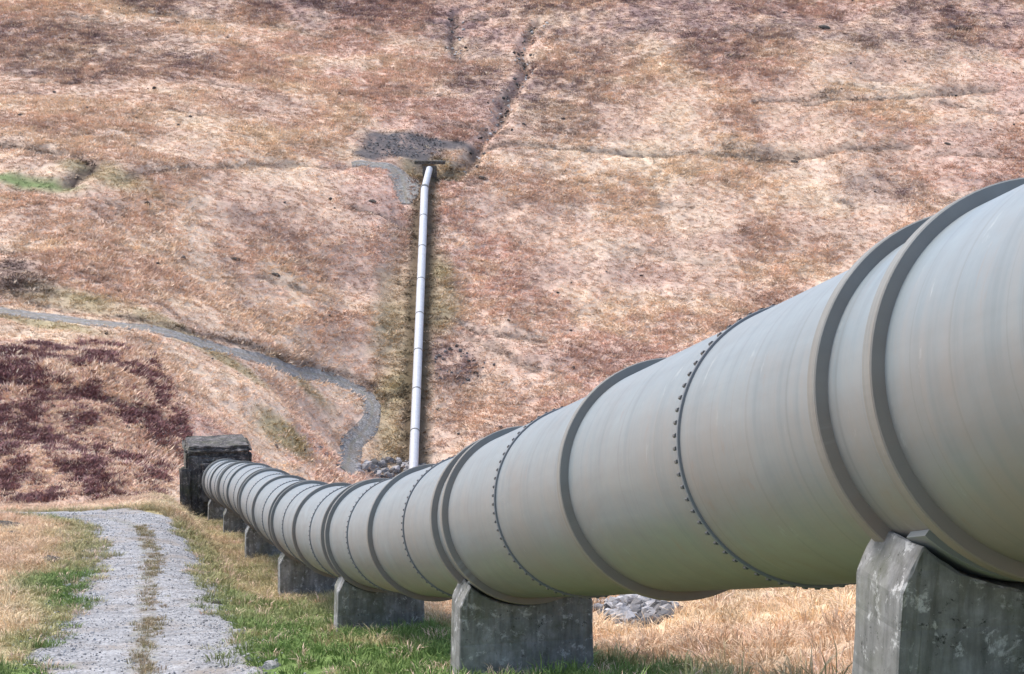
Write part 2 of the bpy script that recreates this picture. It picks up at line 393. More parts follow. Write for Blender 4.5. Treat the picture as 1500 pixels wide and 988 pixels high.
m_rock_pale = rock_mat('pale_rock', (.22, .21, .2), (.55, .53, .5)); m_rock_dark = rock_mat('dark_rock', (.03, .028, .026), (.14, .12, .1))
# painted steel of the pipe: u along the pipe in metres, v round it in metres
def pipe_mat(name, base, dirt, spec=.5, rough=.42):
    m, t, b = mat(name, rough, spec)
    uv = node(t, 'ShaderNodeUVMap', uv_map='pipe')
    mp = node(t, 'ShaderNodeMapping'); mp.inputs['Scale'].default_value = (5.0, .35, 1); t.links.new(uv.outputs[0], mp.inputs[0])
    st = noise(t, 1.3, 7, .62, mp.outputs[0])
    mp2 = node(t, 'ShaderNodeMapping'); mp2.inputs['Scale'].default_value = (.5, .9, 1); t.links.new(uv.outputs[0], mp2.inputs[0])
    pt = noise(t, 1.1, 6, .6, mp2.outputs[0], .6)
    mp3 = node(t, 'ShaderNodeMapping'); mp3.inputs['Scale'].default_value = (.12, 3.2, 1); t.links.new(uv.outputs[0], mp3.inputs[0])
    hz = noise(t, 1.6, 5, .6, mp3.outputs[0])
    k = ramp(t, st, [(.30, G(.80)), (.5, G(.98)), (.7, G(1.05))])
    c = mixc(t, base, k.outputs[0], 1.0, 'MULTIPLY')
    k3 = ramp(t, hz, [(.3, G(.9)), (.7, G(1.05))]); c = mixc(t, c, k3.outputs[0], .8, 'MULTIPLY')
    f = ramp(t, pt, [(.46, G(0)), (.74, G(.36))]); c = mixc(t, c, dirt, f.outputs[0])
    # brown underside: shade and ground bounce painted in with some grime, ragged upper edge
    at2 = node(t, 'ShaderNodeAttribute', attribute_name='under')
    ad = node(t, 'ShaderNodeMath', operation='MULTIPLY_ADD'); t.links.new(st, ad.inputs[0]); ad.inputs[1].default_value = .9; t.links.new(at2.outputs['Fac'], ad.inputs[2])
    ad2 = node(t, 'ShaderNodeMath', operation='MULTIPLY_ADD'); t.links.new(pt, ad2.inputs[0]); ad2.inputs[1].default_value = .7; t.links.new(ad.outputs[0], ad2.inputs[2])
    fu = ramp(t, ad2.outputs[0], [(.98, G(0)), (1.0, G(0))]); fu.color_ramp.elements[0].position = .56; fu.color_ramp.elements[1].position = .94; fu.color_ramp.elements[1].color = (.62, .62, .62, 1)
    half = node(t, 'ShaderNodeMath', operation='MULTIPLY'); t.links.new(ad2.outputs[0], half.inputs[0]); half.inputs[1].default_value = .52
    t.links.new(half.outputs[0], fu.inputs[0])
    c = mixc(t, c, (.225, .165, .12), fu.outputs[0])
    # thin scuffs round the shell, rust freckles and runs
    mp4 = node(t, 'ShaderNodeMapping'); mp4.inputs['Scale'].default_value = (14.0, .06, 1); t.links.new(uv.outputs[0], mp4.inputs[0])
    sc_ = noise(t, 1.0, 3, .5, mp4.outputs[0]); fs = ramp(t, sc_, [(.60, G(0)), (.66, G(.32)), (.72, G(.1))]); c = mixc(t, c, (.11, .105, .10), fs.outputs[0])
    mp5 = node(t, 'ShaderNodeMapping'); mp5.inputs['Scale'].default_value = (1.6, .8, 1); t.links.new(uv.outputs[0], mp5.inputs[0])
    ru = noise(t, 2.0, 9, .72, mp5.outputs[0], .9); fr_ = ramp(t, ru, [(.60, G(0)), (.70, G(.36))]); c = mixc(t, c, (.22, .12, .075), fr_.outputs[0])
    pl_ = noise(t, 3.1, 8, .7, mp5.outputs[0], .4); fp_ = ramp(t, pl_, [(.62, G(0)), (.74, G(.4))]); c = mixc(t, c, (.42, .44, .42), fp_.outputs[0])
    t.links.new(c, b.inputs['Base Color'])
    rr = ramp(t, pt, [(.3, G(rough - .06)), (.7, G(rough + .22))]); t.links.new(rr.outputs[0], b.inputs['Roughness'])
    bump(t, b, pt, .08, .03)
    return m
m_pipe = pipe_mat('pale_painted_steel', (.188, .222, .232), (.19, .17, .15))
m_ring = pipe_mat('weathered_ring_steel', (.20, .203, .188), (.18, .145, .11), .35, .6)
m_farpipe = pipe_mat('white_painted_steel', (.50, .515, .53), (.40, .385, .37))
m_bolt, t, b = mat('dark_bolt_steel', .6, .4); b.inputs['Base Color'].default_value = (.085, .085, .085, 1)
m_seam, t, b = mat('seam_steel', .6, .35); b.inputs['Base Color'].default_value = (.16, .17, .175, 1)
m_plate, t, b = mat('bearing_steel', .6, .4); b.inputs['Base Color'].default_value = (.22, .23, .22, 1)
def concrete(name, lo, mid, hi, spots):
    m, t, b = mat(name, .92, .15); tc = node(t, 'ShaderNodeNewGeometry')
    nn = noise(t, 2.2, 8, .7, tc.outputs['Position']); k = ramp(t, nn, [(.28, lo), (.5, mid), (.72, hi)])
    mp = node(t, 'ShaderNodeMapping'); mp.inputs['Scale'].default_value = (5, 5, .55); t.links.new(tc.outputs['Position'], mp.inputs[0])
    sv = noise(t, 1.6, 7, .65, mp.outputs[0]); kv = ramp(t, sv, [(.36, G(.62)), (.56, G(1.08))]); c = mixc(t, k.outputs[0], kv.outputs[0], .9, 'MULTIPLY')
    li = noise(t, 7, 9, .75, tc.outputs['Position'], .3); fl_ = ramp(t, li, [(.55, G(0)), (.62, G(.75))]); c = mixc(t, c, (hi[0] * 1.5, hi[1] * 1.48, hi[2] * 1.45), fl_.outputs[0])
    n2 = noise(t, 12, 8, .75, tc.outputs['Position'], .2); f = ramp(t, n2, [(.60, G(0)), (.66, G(spots))])
    c = mixc(t, c, (.028, .026, .024), f.outputs[0])
    n3 = noise(t, 1.3, 8, .7, tc.outputs['Position'], .3); f3 = ramp(t, n3, [(.48, G(0)), (.66, G(.6))])
    c = mixc(t, c, (.09, .095, .05), f3.outputs[0])
    sep = node(t, 'ShaderNodeSeparateXYZ'); t.links.new(tc.outputs['Position'], sep.inputs[0])
    wv = node(t, 'ShaderNodeMath', operation='PINGPONG'); t.links.new(sep.outputs[2], wv.inputs[0]); wv.inputs[1].default_value = .16
    ws = ramp(t, wv.outputs[0], [(0, G(0)), (.03, G(1))])
    ad = node(t, 'ShaderNodeMath', operation='ADD'); t.links.new(n2, ad.inputs[0]); t.links.new(ws.outputs[0], ad.inputs[1])
    t.links.new(c, b.inputs['Base Color']); bump(t, b, ad.outputs[0], .35, .01); return m
m_conc = concrete('weathered_concrete', (.115, .113, .102), (.20, .197, .186), (.35, .35, .345), .9)
m_block = concrete('blackened_concrete', (.03, .028, .028), (.085, .077, .074), (.24, .22, .2), .85)

# ------------------------------------------------------------------ ground sheet
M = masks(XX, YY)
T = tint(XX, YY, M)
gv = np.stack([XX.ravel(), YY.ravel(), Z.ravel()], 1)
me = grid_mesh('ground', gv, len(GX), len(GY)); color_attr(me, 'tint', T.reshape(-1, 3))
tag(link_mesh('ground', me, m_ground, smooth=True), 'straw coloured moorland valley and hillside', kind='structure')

def strip(name, P, half, material, lift, nacross=9, rag=.3, seed=0, crown=0.0, half_fn=None):
    P = np.asarray(P); d = np.gradient(P, axis=0); d /= np.linalg.norm(d, axis=1)[:, None]; nrm = np.stack([d[:, 1], -d[:, 0]], 1)
    s = np.concatenate([[0], np.cumsum(np.linalg.norm(np.diff(P, axis=0), axis=1))])
    q = np.linspace(-1, 1, nacross)
    hl = half + rag * (fbm(s / 1.7, s * 0 + 3, 3, seed)) ; hr = half + rag * (fbm(s / 1.7, s * 0 + 9, 3, seed + 5))
    if half_fn is not None: hl, hr = hl * half_fn(s), hr * half_fn(s)
    off = np.where(q[None] < 0, q[None] * hl[:, None], q[None] * hr[:, None])
    X = P[:, 0:1] + nrm[:, 0:1] * off; Y = P[:, 1:2] + nrm[:, 1:2] * off
    Zz = ground_z(X, Y) + lift * np.where(np.abs(q)[None] > .99, -.6, 1) + crown * (1 - q[None] ** 2)
    me = grid_mesh(name, np.stack([X, Y, Zz], -1).reshape(-1, 3), len(P), nacross)
    a = me.attributes.new('across', 'FLOAT', 'POINT'); a.data.foreach_set('value', np.tile(q, len(P)).astype(np.float32))
    return link_mesh(name, me, material, smooth=True)
tag(strip('gravel_track', resample(TRACK, .3), 1.58, m_gravel, .045, 25, .42, 80, half_fn=lambda s: np.interp(s, [0, 50, 66, 74, 82, 92, 100, 115], [1.14, 1.14, 1, 1, 1.5, 1.6, 1.1, .7])), 'grey gravel track with two wheel lanes beside the big pipe', kind='structure')
tag(strip('gravel_road', ROAD, 1.9, m_road, .12, 11, 1.0, 85, half_fn=lambda s: np.interp(s / s[-1], [0, .45, .72, .9, 1], [1.0, .85, .9, .95, 1.9])), 'grey road winding down the far slope to the valley floor', kind='structure')
pad = pline([(515,242),(545,242),(570,246),(586,256),(592,274),(595,300)], 200, 1.0)
tag(strip('gravel_pad', pad, 2.9, m_road, .2, 9, .9, 88, half_fn=lambda s: np.interp(s / s[-1], [0, .35, .6, .85, 1], [.25, .6, 1.15, .9, .35])), 'grey gravel hardstanding beside the top of the far pipe', kind='structure')

# ------------------------------------------------------------------ scattered cover (geometry nodes instances)
def tuft_mesh(name, nb, h, wdt, spread, lean, seed, seg=2, mat_=None):
    r = random.Random(seed); v = []; f = []
    for i in range(nb):
        a = r.uniform(0, 6.283); rr = spread * math.sqrt(r.random()); hh = h * r.uniform(.55, 1.1); le = lean * r.uniform(.3, 1.2) * (0.4 + rr / spread)
        a2 = a + r.uniform(-.7, .7); bx, by = rr * math.cos(a), rr * math.sin(a); ww_ = wdt * r.uniform(.6, 1.3)
        ph = r.uniform(0, 6.283); sx, sy = math.cos(ph) * ww_ / 2, math.sin(ph) * ww_ / 2
        i0 = len(v)
        v += [(bx - sx, by - sy, -.08 * h), (bx + sx, by + sy, -.08 * h)]
        if seg == 2:
            mx, my = bx + math.cos(a2) * le * hh * .35, by + math.sin(a2) * le * hh * .35
            v += [(mx - sx * .8, my - sy * .8, hh * .6), (mx + sx * .8, my + sy * .8, hh * .6)]
            v += [(bx + math.cos(a2) * le * hh, by + math.sin(a2) * le * hh, hh * (1 - .25 * min(1, le)))]
            f += [(i0, i0 + 1, i0 + 3, i0 + 2), (i0 + 2, i0 + 3, i0 + 4)]
        else:
            v += [(bx + math.cos(a2) * le * hh, by + math.sin(a2) * le * hh, hh)]
            f += [(i0, i0 + 1, i0 + 2)]
    me = mesh(name, v, f); me.materials.append(mat_ or m_blade); return me
def stone_mesh(name, seed, flat=.7, rough_=.35, sub=1, mat_=None):
    import bmesh
    bm = bmesh.new(); bmesh.ops.create_icosphere(bm, subdivisions=sub, radius=1.0)
    r = random.Random(seed); ax = [Vector((r.gauss(0, 1), r.gauss(0, 1), r.gauss(0, 1))).normalized() for _ in range(9)]
    cut = [r.uniform(.55, .95) for _ in ax]
    for v in bm.verts:
        for a, c_ in zip(ax, cut):
            d_ = v.co.dot(a)
            if d_ > c_: v.co -= a * (d_ - c_)
        v.co *= 1 + r.uniform(-rough_, rough_) * .25; v.co.z *= flat
    me = bpy.data.meshes.new(name); bm.to_mesh(me); bm.free()
    if mat_: me.materials.append(mat_)
    return me
def scatter(name, protos, P, scale, tints, label, seed=0, tilt=.12):
    """points -> real instances of the given meshes, one colour for each"""
    N = len(P); r = np.random.default_rng(seed)
    me = bpy.data.meshes.new(name); me.vertices.add(N); me.vertices.foreach_set('co', np.asarray(P, np.float32).ravel())
    a = me.attributes.new('rot', 'FLOAT_VECTOR', 'POINT')
    a.data.foreach_set('vector', np.stack([r.normal(0, tilt, N), r.normal(0, tilt, N), r.uniform(0, 6.283, N)], 1).astype(np.float32).ravel())
    a = me.attributes.new('size', 'FLOAT_VECTOR', 'POINT'); sc = np.asarray(scale)
    if sc.ndim == 1: sc = np.stack([sc, sc, sc * r.uniform(.75, 1.2, N)], 1)
    a.data.foreach_set('vector', sc.astype(np.float32).ravel())
    a = me.attributes.new('pick', 'INT', 'POINT'); a.data.foreach_set('value', r.integers(0, len(protos), N).astype(np.int32))
    a = me.attributes.new('tint', 'FLOAT_COLOR', 'POINT'); a.data.foreach_set('color', np.concatenate([tints, np.ones((N, 1))], 1).astype(np.float32).ravel())
    o = bpy.data.objects.new(name, me); COL.objects.link(o)
    g = bpy.data.node_groups.new(name, 'GeometryNodeTree')
    g.interface.new_socket('Geometry', in_out='INPUT', socket_type='NodeSocketGeometry'); g.interface.new_socket('Geometry', in_out='OUTPUT', socket_type='NodeSocketGeometry')
    gi = g.nodes.new('NodeGroupInput'); go = g.nodes.new('NodeGroupOutput'); mp = g.nodes.new('GeometryNodeMeshToPoints'); g.links.new(gi.outputs[0], mp.inputs[0])
    gg = g.nodes.new('GeometryNodeGeometryToInstance')
    for p in protos[::-1]:
        po = bpy.data.objects.new(name + '_piece', p)
        oi = g.nodes.new('GeometryNodeObjectInfo'); oi.inputs[0].default_value = po; oi.inputs['As Instance'].default_value = False
        g.links.new(oi.outputs['Geometry'], gg.inputs[0])
    ip = g.nodes.new('GeometryNodeInstanceOnPoints'); ip.inputs['Pick Instance'].default_value = True
    g.links.new(mp.outputs[0], ip.inputs['Points']); g.links.new(gg.outputs[0], ip.inputs['Instance'])
    def attr(nm, typ):
        q = g.nodes.new('GeometryNodeInputNamedAttribute'); q.data_type = typ; q.inputs[0].default_value = nm; return q.outputs[0]
    er = g.nodes.new('FunctionNodeEulerToRotation'); g.links.new(attr('rot', 'FLOAT_VECTOR'), er.inputs[0])
    g.links.new(er.outputs[0], ip.inputs['Rotation']); g.links.new(attr('size', 'FLOAT_VECTOR'), ip.inputs['Scale']); g.links.new(attr('pick', 'INT'), ip.inputs['Instance Index'])
    g.links.new(ip.outputs[0], go.inputs[0])
    md = o.modifiers.new('scatter', 'NODES'); md.node_group = g
    tag(o, label, kind='stuff'); return o
def frustum_pts(N, y0, y1, margin, r, x_extra=6):
    Yp = np.sqrt(r.uniform(y0 ** 2, y1 ** 2, N)); Xp = r.uniform(-1, 1, N) * (Yp * .278 * margin + x_extra); return Xp, Yp
r = np.random.default_rng(5)
def clear(x, y, track=1.2, road=.8):
    return (dist_line(x, y, ROAD) > road + .9 * r.random(len(x))) & (dist_line(x, y, pad) > .6 + 1.2 * r.random(len(x))) & (dist_line(x, y, fl) > 1.3) & (dist_line(x, y, TRACK) > track)

# far hillside tussocks
x, y = frustum_pts(250000, 165, 540, 1.2, r); k = clear(x, y); x, y = x[k], y[k]
Mx = masks(x, y); tt = tint(x, y, Mx)
k = r.random(len(x)) > np.clip(Mx['scree'] * .95 + Mx['wet'] * .5 + Mx['green'] * .7 + Mx['peat_and_shade'] * .6, 0, 1); x, y, tt = x[k], y[k], tt[k]; he = Mx['heath'][k]; pu = Mx['purple'][k]
rv = r.random(len(x))[:, None]
tt = tt * (.86 + .3 * r.random((len(x), 1))); tt = np.where(rv > .92, CREAM * (.9 + .2 * r.random((len(x), 1))), tt); tt = np.where(rv < .05, tt * .6, tt)
hn = fbm(x / 1.9, y / 3.6, 3, 29)
tt = np.where((he[:, None] > .4) & (rv < np.clip(.36 + 1.8 * hn + .8 * fbm(x / 9, y / 9, 2, 30), .04, .95)[:, None]), PURP * np.array([1.05, .8, .78]) * (.6 + .7 * r.random((len(x), 1))), tt)
siz = r.uniform(.6, 1.3, len(x)) * (.72 + .6 * sstep(-.3, .35, fbm(x / 13, y / 15, 3, 39))) * (1 + .1 * he)
far_t = [tuft_mesh('tussock_tuft', 16, .33, .17, .5, 1.7, 100 + i, 1) for i in range(5)]
scatter('moor_grass', far_t, np.stack([x, y, ground_z(x, y)], 1), siz, tt, 'straw and brown tussock grass over the far hillside', 1, .2)

# bracken and heather on the left-hand knoll
x = r.uniform(-85, -12, 90000); y = r.uniform(178, 268, 90000); Mx = masks(x, y); k = (Mx['heath'] > .45) & clear(x, y); x, y = x[k], y[k]
hn = fbm(x / 1.9, y / 3.6, 3, 29) + .35 * fbm(x / 9, y / 9, 2, 30) + .5 * fbm(x / .8, y / 1.4, 2, 33); rv = r.random(len(x)); dk = rv < np.clip(.44 + 1.8 * hn, .06, .9)
tt = np.where(dk[:, None], np.array([.30, .165, .15]) * (.5 + .8 * r.random((len(x), 1))), np.where(r.random((len(x), 1)) < .7, CREAM, PINK) * (.9 + .3 * r.random((len(x), 1))))
k = r.random(len(x)) < .62; x, y, tt, dk = x[k], y[k], tt[k], dk[k]
br_t = [tuft_mesh('bracken_clump', 16, .34, .17, .42, 1.5, 150 + i, 1) for i in range(5)]
scatter('bracken', br_t, np.stack([x, y, ground_z(x, y)], 1), r.uniform(.55, 1.15, len(x)) * np.where(dk, 1.1, .8), tt, 'dead purple brown bracken and heather with straw flecks on the left knoll', 7, .25)

# near grass
def near_grass(name, N, dens, protos, y0, y1, lo, hi, label, seed, x0=-30, x1=16, colour=None, track=1.35):
    x = r.uniform(x0, x1, N); y = np.sqrt(r.uniform(y0 ** 2, y1 ** 2, N))
    k = (np.abs(x) < y * .30 + 3); x, y = x[k], y[k]
    dt = dist_line(x, y, TRACK); k = dt > np.interp(y, [36, 46, 60, 66, 72], [track + .08, track - .1, track - .1, track + .75, track + .5]) + .6 * fbm(x / .7, y / .7, 3, 90); x, y = x[k], y[k]
    Mx = masks(x, y); tt = tint(x, y, Mx); k = (r.random(len(x)) < dens(Mx, x, y)) & (np.hypot(x - RBK[0], (y - RBK[1]) * .35) > .8); x, y, tt = x[k], y[k], tt[k]
    tt = tt * (.7 + .6 * r.random((len(x), 1)))
    rv = r.random((len(x), 1)); tt = np.where(rv > .9, STRAW * 1.1, tt)
    if colour is not None: tt = colour(tt, len(x))
    return scatter(name, protos, np.stack([x, y, ground_z(x, y) - .01], 1), r.uniform(lo, hi, len(x)), tt, label, seed, .15)
RBK = hit(932, 896, 24)
near_t = [tuft_mesh('grass_tuft', 26, .16, .012, .10, .9, 200 + i) for i in range(5)]
long_t = [tuft_mesh('long_grass_tuft', 34, .34, .016, .16, 1.3, 220 + i) for i in range(5)]
near_grass('short_grass', 95000, lambda Mx, x, y: .25 + .75 * np.maximum(Mx['verge'], Mx['lush']), near_t, 14, 96, .7, 1.5, 'short green and olive grass along the track and under the pipe', 2, -26, 6)
near_grass('rough_grass', 75000, lambda Mx, x, y: np.clip(1.0 - 1.15 * np.maximum(Mx['verge'], Mx['lush']), .03, 1), long_t, 14, 110, .45, 1.05, 'dry straw coloured grass on the near slope', 3, -34, 22)
# centre strip of the track
s_ = r.uniform(0, 1, 2200); i_ = (s_ * (len(TRACK) - 2)).astype(int); fr = s_ * (len(TRACK) - 2) - i_
P_ = TRACK[i_] * (1 - fr[:, None]) + TRACK[i_ + 1] * fr[:, None]; P_ = P_ + r.normal(0, .15, P_.shape) + np.array([.12, 0])
k = (fbm(P_[:, 0] / 1.2, P_[:, 1] / 2.5, 3, 93) > -.25 + .4 * r.random(len(P_))) & (P_[:, 1] > 16) & (P_[:, 1] < 62); P_ = P_[k]
tt = mix(np.broadcast_to(OLIVE * .8, (len(P_), 3)), BROWN, r.random(len(P_)) * .6)
scatter('track_centre_grass', near_t, np.column_stack([P_, ground_z(P_[:, 0], P_[:, 1]) + .03]), r.uniform(.35, .8, len(P_)), tt, 'sparse worn grass down the middle of the track', 4)
# loose gravel
stones = [stone_mesh('gravel_piece', 300 + i, .65, .4, 1, m_stone) for i in range(4)]
N = 22000; s_ = r.uniform(0, 1, N); i_ = (s_ * (len(TRACK) - 2)).astype(int); P_ = TRACK[i_] + r.uniform(-.4, .4, (N, 2)) + np.stack([np.where(r.random(N) < .5, r.uniform(-1.7, 1.7, N), r.choice([-1, 1], N) * r.normal(1.6, .25, N)), np.zeros(N)], 1)
k = (P_[:, 1] > 14) & (P_[:, 1] < 74); P_ = P_[k]; g_ = r.uniform(.17, .5, (len(P_), 1)) * np.array([[1, .985, .97]])
scatter('loose_gravel', stones, np.column_stack([P_, ground_z(P_[:, 0], P_[:, 1]) + .05]), np.clip(r.lognormal(-4.15, .42, len(P_)), .008, .07), g_, 'loose grey stones strewn over the track', 5, .6)
# rubble
def rubble(name, cx, cy, rx, ry, N, s0, s1, lo, hi, label, seed, y0=12):
    q = np.random.default_rng(seed); P_ = []
    for _ in range(N):
        a, rr = q.uniform(0, 6.283), math.sqrt(q.random()); p = hit(cx + rx * rr * math.cos(a), cy + ry * rr * math.sin(a), y0); P_.append(p)
    P_ = np.array(P_); P_[:, 2] = ground_z(P_[:, 0], P_[:, 1])
    sz = q.uniform(s0, s1, N); P_[:, 2] += sz * .15
    g_ = q.uniform(lo, hi, (N, 1)) * np.array([[1, .96, .94]])
    scatter(name, stones, P_, sz, g_, label, seed, .6)
rubble('rubble_heap', 572, 688, 52, 13, 110, .35, .95, .09, .42, 'heap of grey and purple rubble at the foot of the far pipe', 401, 200)
rubble('rubble_bank', 932, 896, 60, 24, 200, .05, .2, .05, .45, 'grey stones lying on the bank under the big pipe', 402, 24)
q_ = np.random.default_rng(403); P_ = np.concatenate([GULLY[q_.integers(0, len(GULLY), 170)], GULLY2[q_.integers(0, len(GULLY2), 40)]]); P_ = P_ + q_.normal(0, 1.3, P_.shape)
g_ = np.where(q_.random((len(P_), 1)) < .5, q_.uniform(.03, .1, (len(P_), 1)), q_.uniform(.3, .6, (len(P_), 1))) * np.array([[1, .96, .92]])
scatter('gully_rocks', stones, np.column_stack([P_, ground_z(P_[:, 0], P_[:, 1]) + .1]), q_.uniform(.15, .6, len(P_)), g_, 'dark and pale rocks in the steep gully', 403, .6)
rubble('scree', 592, 214, 62, 17, 420, .08, .3, .05, .26, 'dark slate scree above the top of the far pipe', 404, 300)
rubble('stony_hollow', 672, 538, 40, 28, 60, .12, .5, .03, .2, 'dark stones and peat in the hollow right of far pipe', 405, 250)

xs, ys = frustum_pts(420, 200, 520, 1.2, r); kk = clear(xs, ys, 1, 3) & (r.random(len(xs)) < .35 + .9 * fbm(xs / 30, ys / 30, 2, 99)); xs, ys = xs[kk], ys[kk]
scatter('hillside_rocks', stones, np.column_stack([xs, ys, ground_z(xs, ys) + .08]), r.uniform(.2, .62, len(xs)), r.uniform(.03, .12, (len(xs), 1)) * np.array([[1, .9, .85]]), 'dark stones and peat clods dotted over the far hillside', 406, .5)

# ------------------------------------------------------------------ pipes
def tube(name, path, radius, material, parent, nseg=96, uoff=0.0, cap=False, prof=None):
    """path: list of (centre, side, up, u); prof: radius at each station"""
    V = []; uu = []; vv = []; un = []
    for i, (c_, sd_, up_, u_) in enumerate(path):
        rr = prof[i] if prof is not None else radius
        a = np.linspace(0, 2 * np.pi, nseg + 1)
        V.append(c_ + rr * (np.cos(a)[:, None] * sd_ + np.sin(a)[:, None] * up_)); uu.append(np.full(nseg + 1, u_)); vv.append(a); un.append(.5 - .5 * np.sin(a))
    V = np.concatenate(V)
    me = grid_mesh(name, V, len(path), nseg + 1)
    vi = np.empty(len(me.loops), np.int32); me.loops.foreach_get('vertex_index', vi)
    lay = me.uv_layers.new(name='pipe'); lay.data.foreach_set('uv', np.stack([np.concatenate(uu)[vi], np.concatenate(vv)[vi]], 1).astype(np.float32).ravel())
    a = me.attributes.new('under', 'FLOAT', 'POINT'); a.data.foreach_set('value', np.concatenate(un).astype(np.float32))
    return link_mesh(name, me, material, parent, smooth=True)
def path_s(s0, s1, nst):
    out = []
    for s in np.linspace(s0, s1, nst):
        c_, t_, u_ = pipe_at(s); out.append((c_, SIDE, u_, s * SPAN))
    return out
def ring(name, s, width, r_in, r_out, material, parent, nseg=96, bev=.008):
    c_, t_, u_ = pipe_at(s); prof = [r_in, r_out - bev, r_out, r_out, r_out - bev, r_in]; off = [-width / 2, -width / 2, -width / 2 + bev, width / 2 - bev, width / 2, width / 2]
    pth = [(c_ + t_ * o, SIDE, u_, s * SPAN + o * 6) for o in off]
    o = tube(name, pth, 0, material, parent, nseg, prof=prof)
    o.data.polygons.foreach_set('use_smooth', [False] * len(o.data.polygons)); return o
c_, _, _ = pipe_at(0); PIPE = empty('pipeline', (float(c_[0]), float(c_[1]), float(c_[2] - 1.88)))
tag(PIPE, 'huge pale grey steel pipeline with dark rings running downhill from the right', 'pipeline')
S_END = 6.30
joints = sorted([k + o for k in range(-1, 7) for o in (.210, .712) if k + o < S_END])
ends = [-1.45] + joints + [S_END]
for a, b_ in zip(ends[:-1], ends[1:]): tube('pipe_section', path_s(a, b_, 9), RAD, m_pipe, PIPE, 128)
for k in range(-1, 7):
    for s in (k, k - GAP, k + .469):
        if s < S_END - .03: ring('stiffening_ring', s, .115 if s < 3 else .14, RAD - .02, 1.08, m_ring, PIPE, 128)
import bmesh
def bolt_bm(sc=1.0):
    bm = bmesh.new(); bmesh.ops.create_cone(bm, cap_ends=True, segments=6, radius1=.017 * sc, radius2=.015 * sc, depth=.055); return bm
bolt_me = bpy.data.meshes.new('bolt'); bm = bolt_bm(); bm.to_mesh(bm and bolt_me); bm.free(); bolt_me.materials.append(m_bolt)
NB = 70
for j, s in enumerate(joints):
    jo = ring('bolted_joint', s, .03, RAD - .02, RAD + .022, m_seam, PIPE, 128, .004)
    c_, t_, u_ = pipe_at(s)
    mats = []
    for q in range(NB):
        a = 2 * math.pi * q / NB; rad_ = math.cos(a) * SIDE + math.sin(a) * u_; pos = c_ + t_ * .04 + rad_ * (RAD + .018)
        tan = np.cross(t_, rad_)
        mats.append(Matrix(((rad_[0], tan[0], t_[0], pos[0]), (rad_[1], tan[1], t_[1], pos[1]), (rad_[2], tan[2], t_[2], pos[2]), (0, 0, 0, 1))))
    if 0 < s < 1:
        for q, mm in enumerate(mats):
            o = bpy.data.objects.new('bolt', bolt_me); COL.objects.link(o); o.parent = jo; o.matrix_basis = mm
            # the joint's own frame is the world frame shifted by the pipeline's inverse, so world matrices hold
    else:
        bm = bmesh.new()
        for mm in mats:
            b1 = bmesh.ops.create_cone(bm, cap_ends=True, segments=5, radius1=.017, radius2=.015, depth=.055, matrix=mm)
        me = bpy.data.meshes.new('bolt_circle'); bm.to_mesh(me); bm.free(); me.materials.append(m_bolt)
        o = bpy.data.objects.new('bolt_circle', me); COL.objects.link(o); o.parent = jo; tag(o, kind='stuff')

# concrete saddles
def saddle_profile(base):
    arc = [(1.05 * math.sin(a), -1.05 * math.cos(a)) for a in np.linspace(-.735, .735, 25)]
    return [(-.86, base), (-.83, -1.03)] + arc + [(.83, -1.03), (.86, base)]
def prism(pts, y0, y1, frame):
    c_, sd_, up_, fw_ = frame; n_ = len(pts); v = []
    for yy in (y0, y1):
        for (px, pz) in pts: v.append(c_ + sd_ * px + up_ * pz + fw_ * yy)
    f = [(i, (i + 1) % n_, n_ + (i + 1) % n_, n_ + i) for i in range(n_)]
    return v, f, n_
def build_saddle(name, frame, base, thick, parent, material):
    pr = saddle_profile(base); v, f, n_ = prism(pr, -thick / 2, thick / 2, frame)
    h_ = n_ // 2
    # caps as quad bands between the arc and the floor line
    for o in (0, n_):
        lo0, lo1 = o + 0, o + n_ - 1; idx = list(range(o + 1, o + n_ - 1)); i0 = len(v)
        c_, sd_, up_, fw_ = frame; yy = -thick / 2 if o == 0 else thick / 2
        bot = []
        for q, ii in enumerate(idx):
            xx_ = pr[ii - o][0] * 1.0
            bot.append(len(v)); v.append(c_ + sd_ * (xx_ * 1.036) + up_ * base + fw_ * yy)
        for q in range(len(idx) - 1):
            f.append((idx[q], idx[q + 1], bot[q + 1], bot[q]) if o else (idx[q + 1], idx[q], bot[q], bot[q + 1]))
        f.append((lo0, idx[0], bot[0])); f.append((lo1, bot[-1], idx[-1]))
    me = mesh(name, v, f)
    bm = bmesh.new(); bm.from_mesh(me); bmesh.ops.remove_doubles(bm, verts=bm.verts, dist=.002); bmesh.ops.recalc_face_normals(bm, faces=bm.faces)
    sharp = [e for e in bm.edges if len(e.link_faces) == 2 and e.calc_face_angle(0) > .35]
    bmesh.ops.bevel(bm, geom=sharp, offset=.014, segments=1, affect='EDGES', clamp_overlap=True)
    bmesh.ops.triangulate(bm, faces=[q for q in bm.faces if len(q.verts) > 4]); bmesh.ops.subdivide_edges(bm, edges=[q for q in bm.edges if q.calc_length() > .1], cuts=3, use_grid_fill=True)
    qq = random.Random(int(abs(frame[0][1]) * 100))
    for v_ in bm.verts: v_.co += Vector((qq.uniform(-1, 1), qq.uniform(-1, 1), qq.uniform(-1, 1))) * .0055
    bm.to_mesh(me); bm.free()
    return link_mesh(name, me, material, parent)
SAD = ['massive pale concrete saddle under the nearest part of the big pipe, at the right edge',
       'concrete saddle second from the right edge, its front face standing in green grass',
       'concrete saddle third from the right edge, beside the green grass',
       'concrete saddle fourth from the right edge, under the big pipe beside the track',
       'small dark concrete saddle fourth from the anchor block counting back along the pipe',
       'small dark concrete saddle second from the anchor block', 'small dark concrete saddle right beside the anchor block']
SAD[4] = 'small dark concrete saddle third from the anchor block'
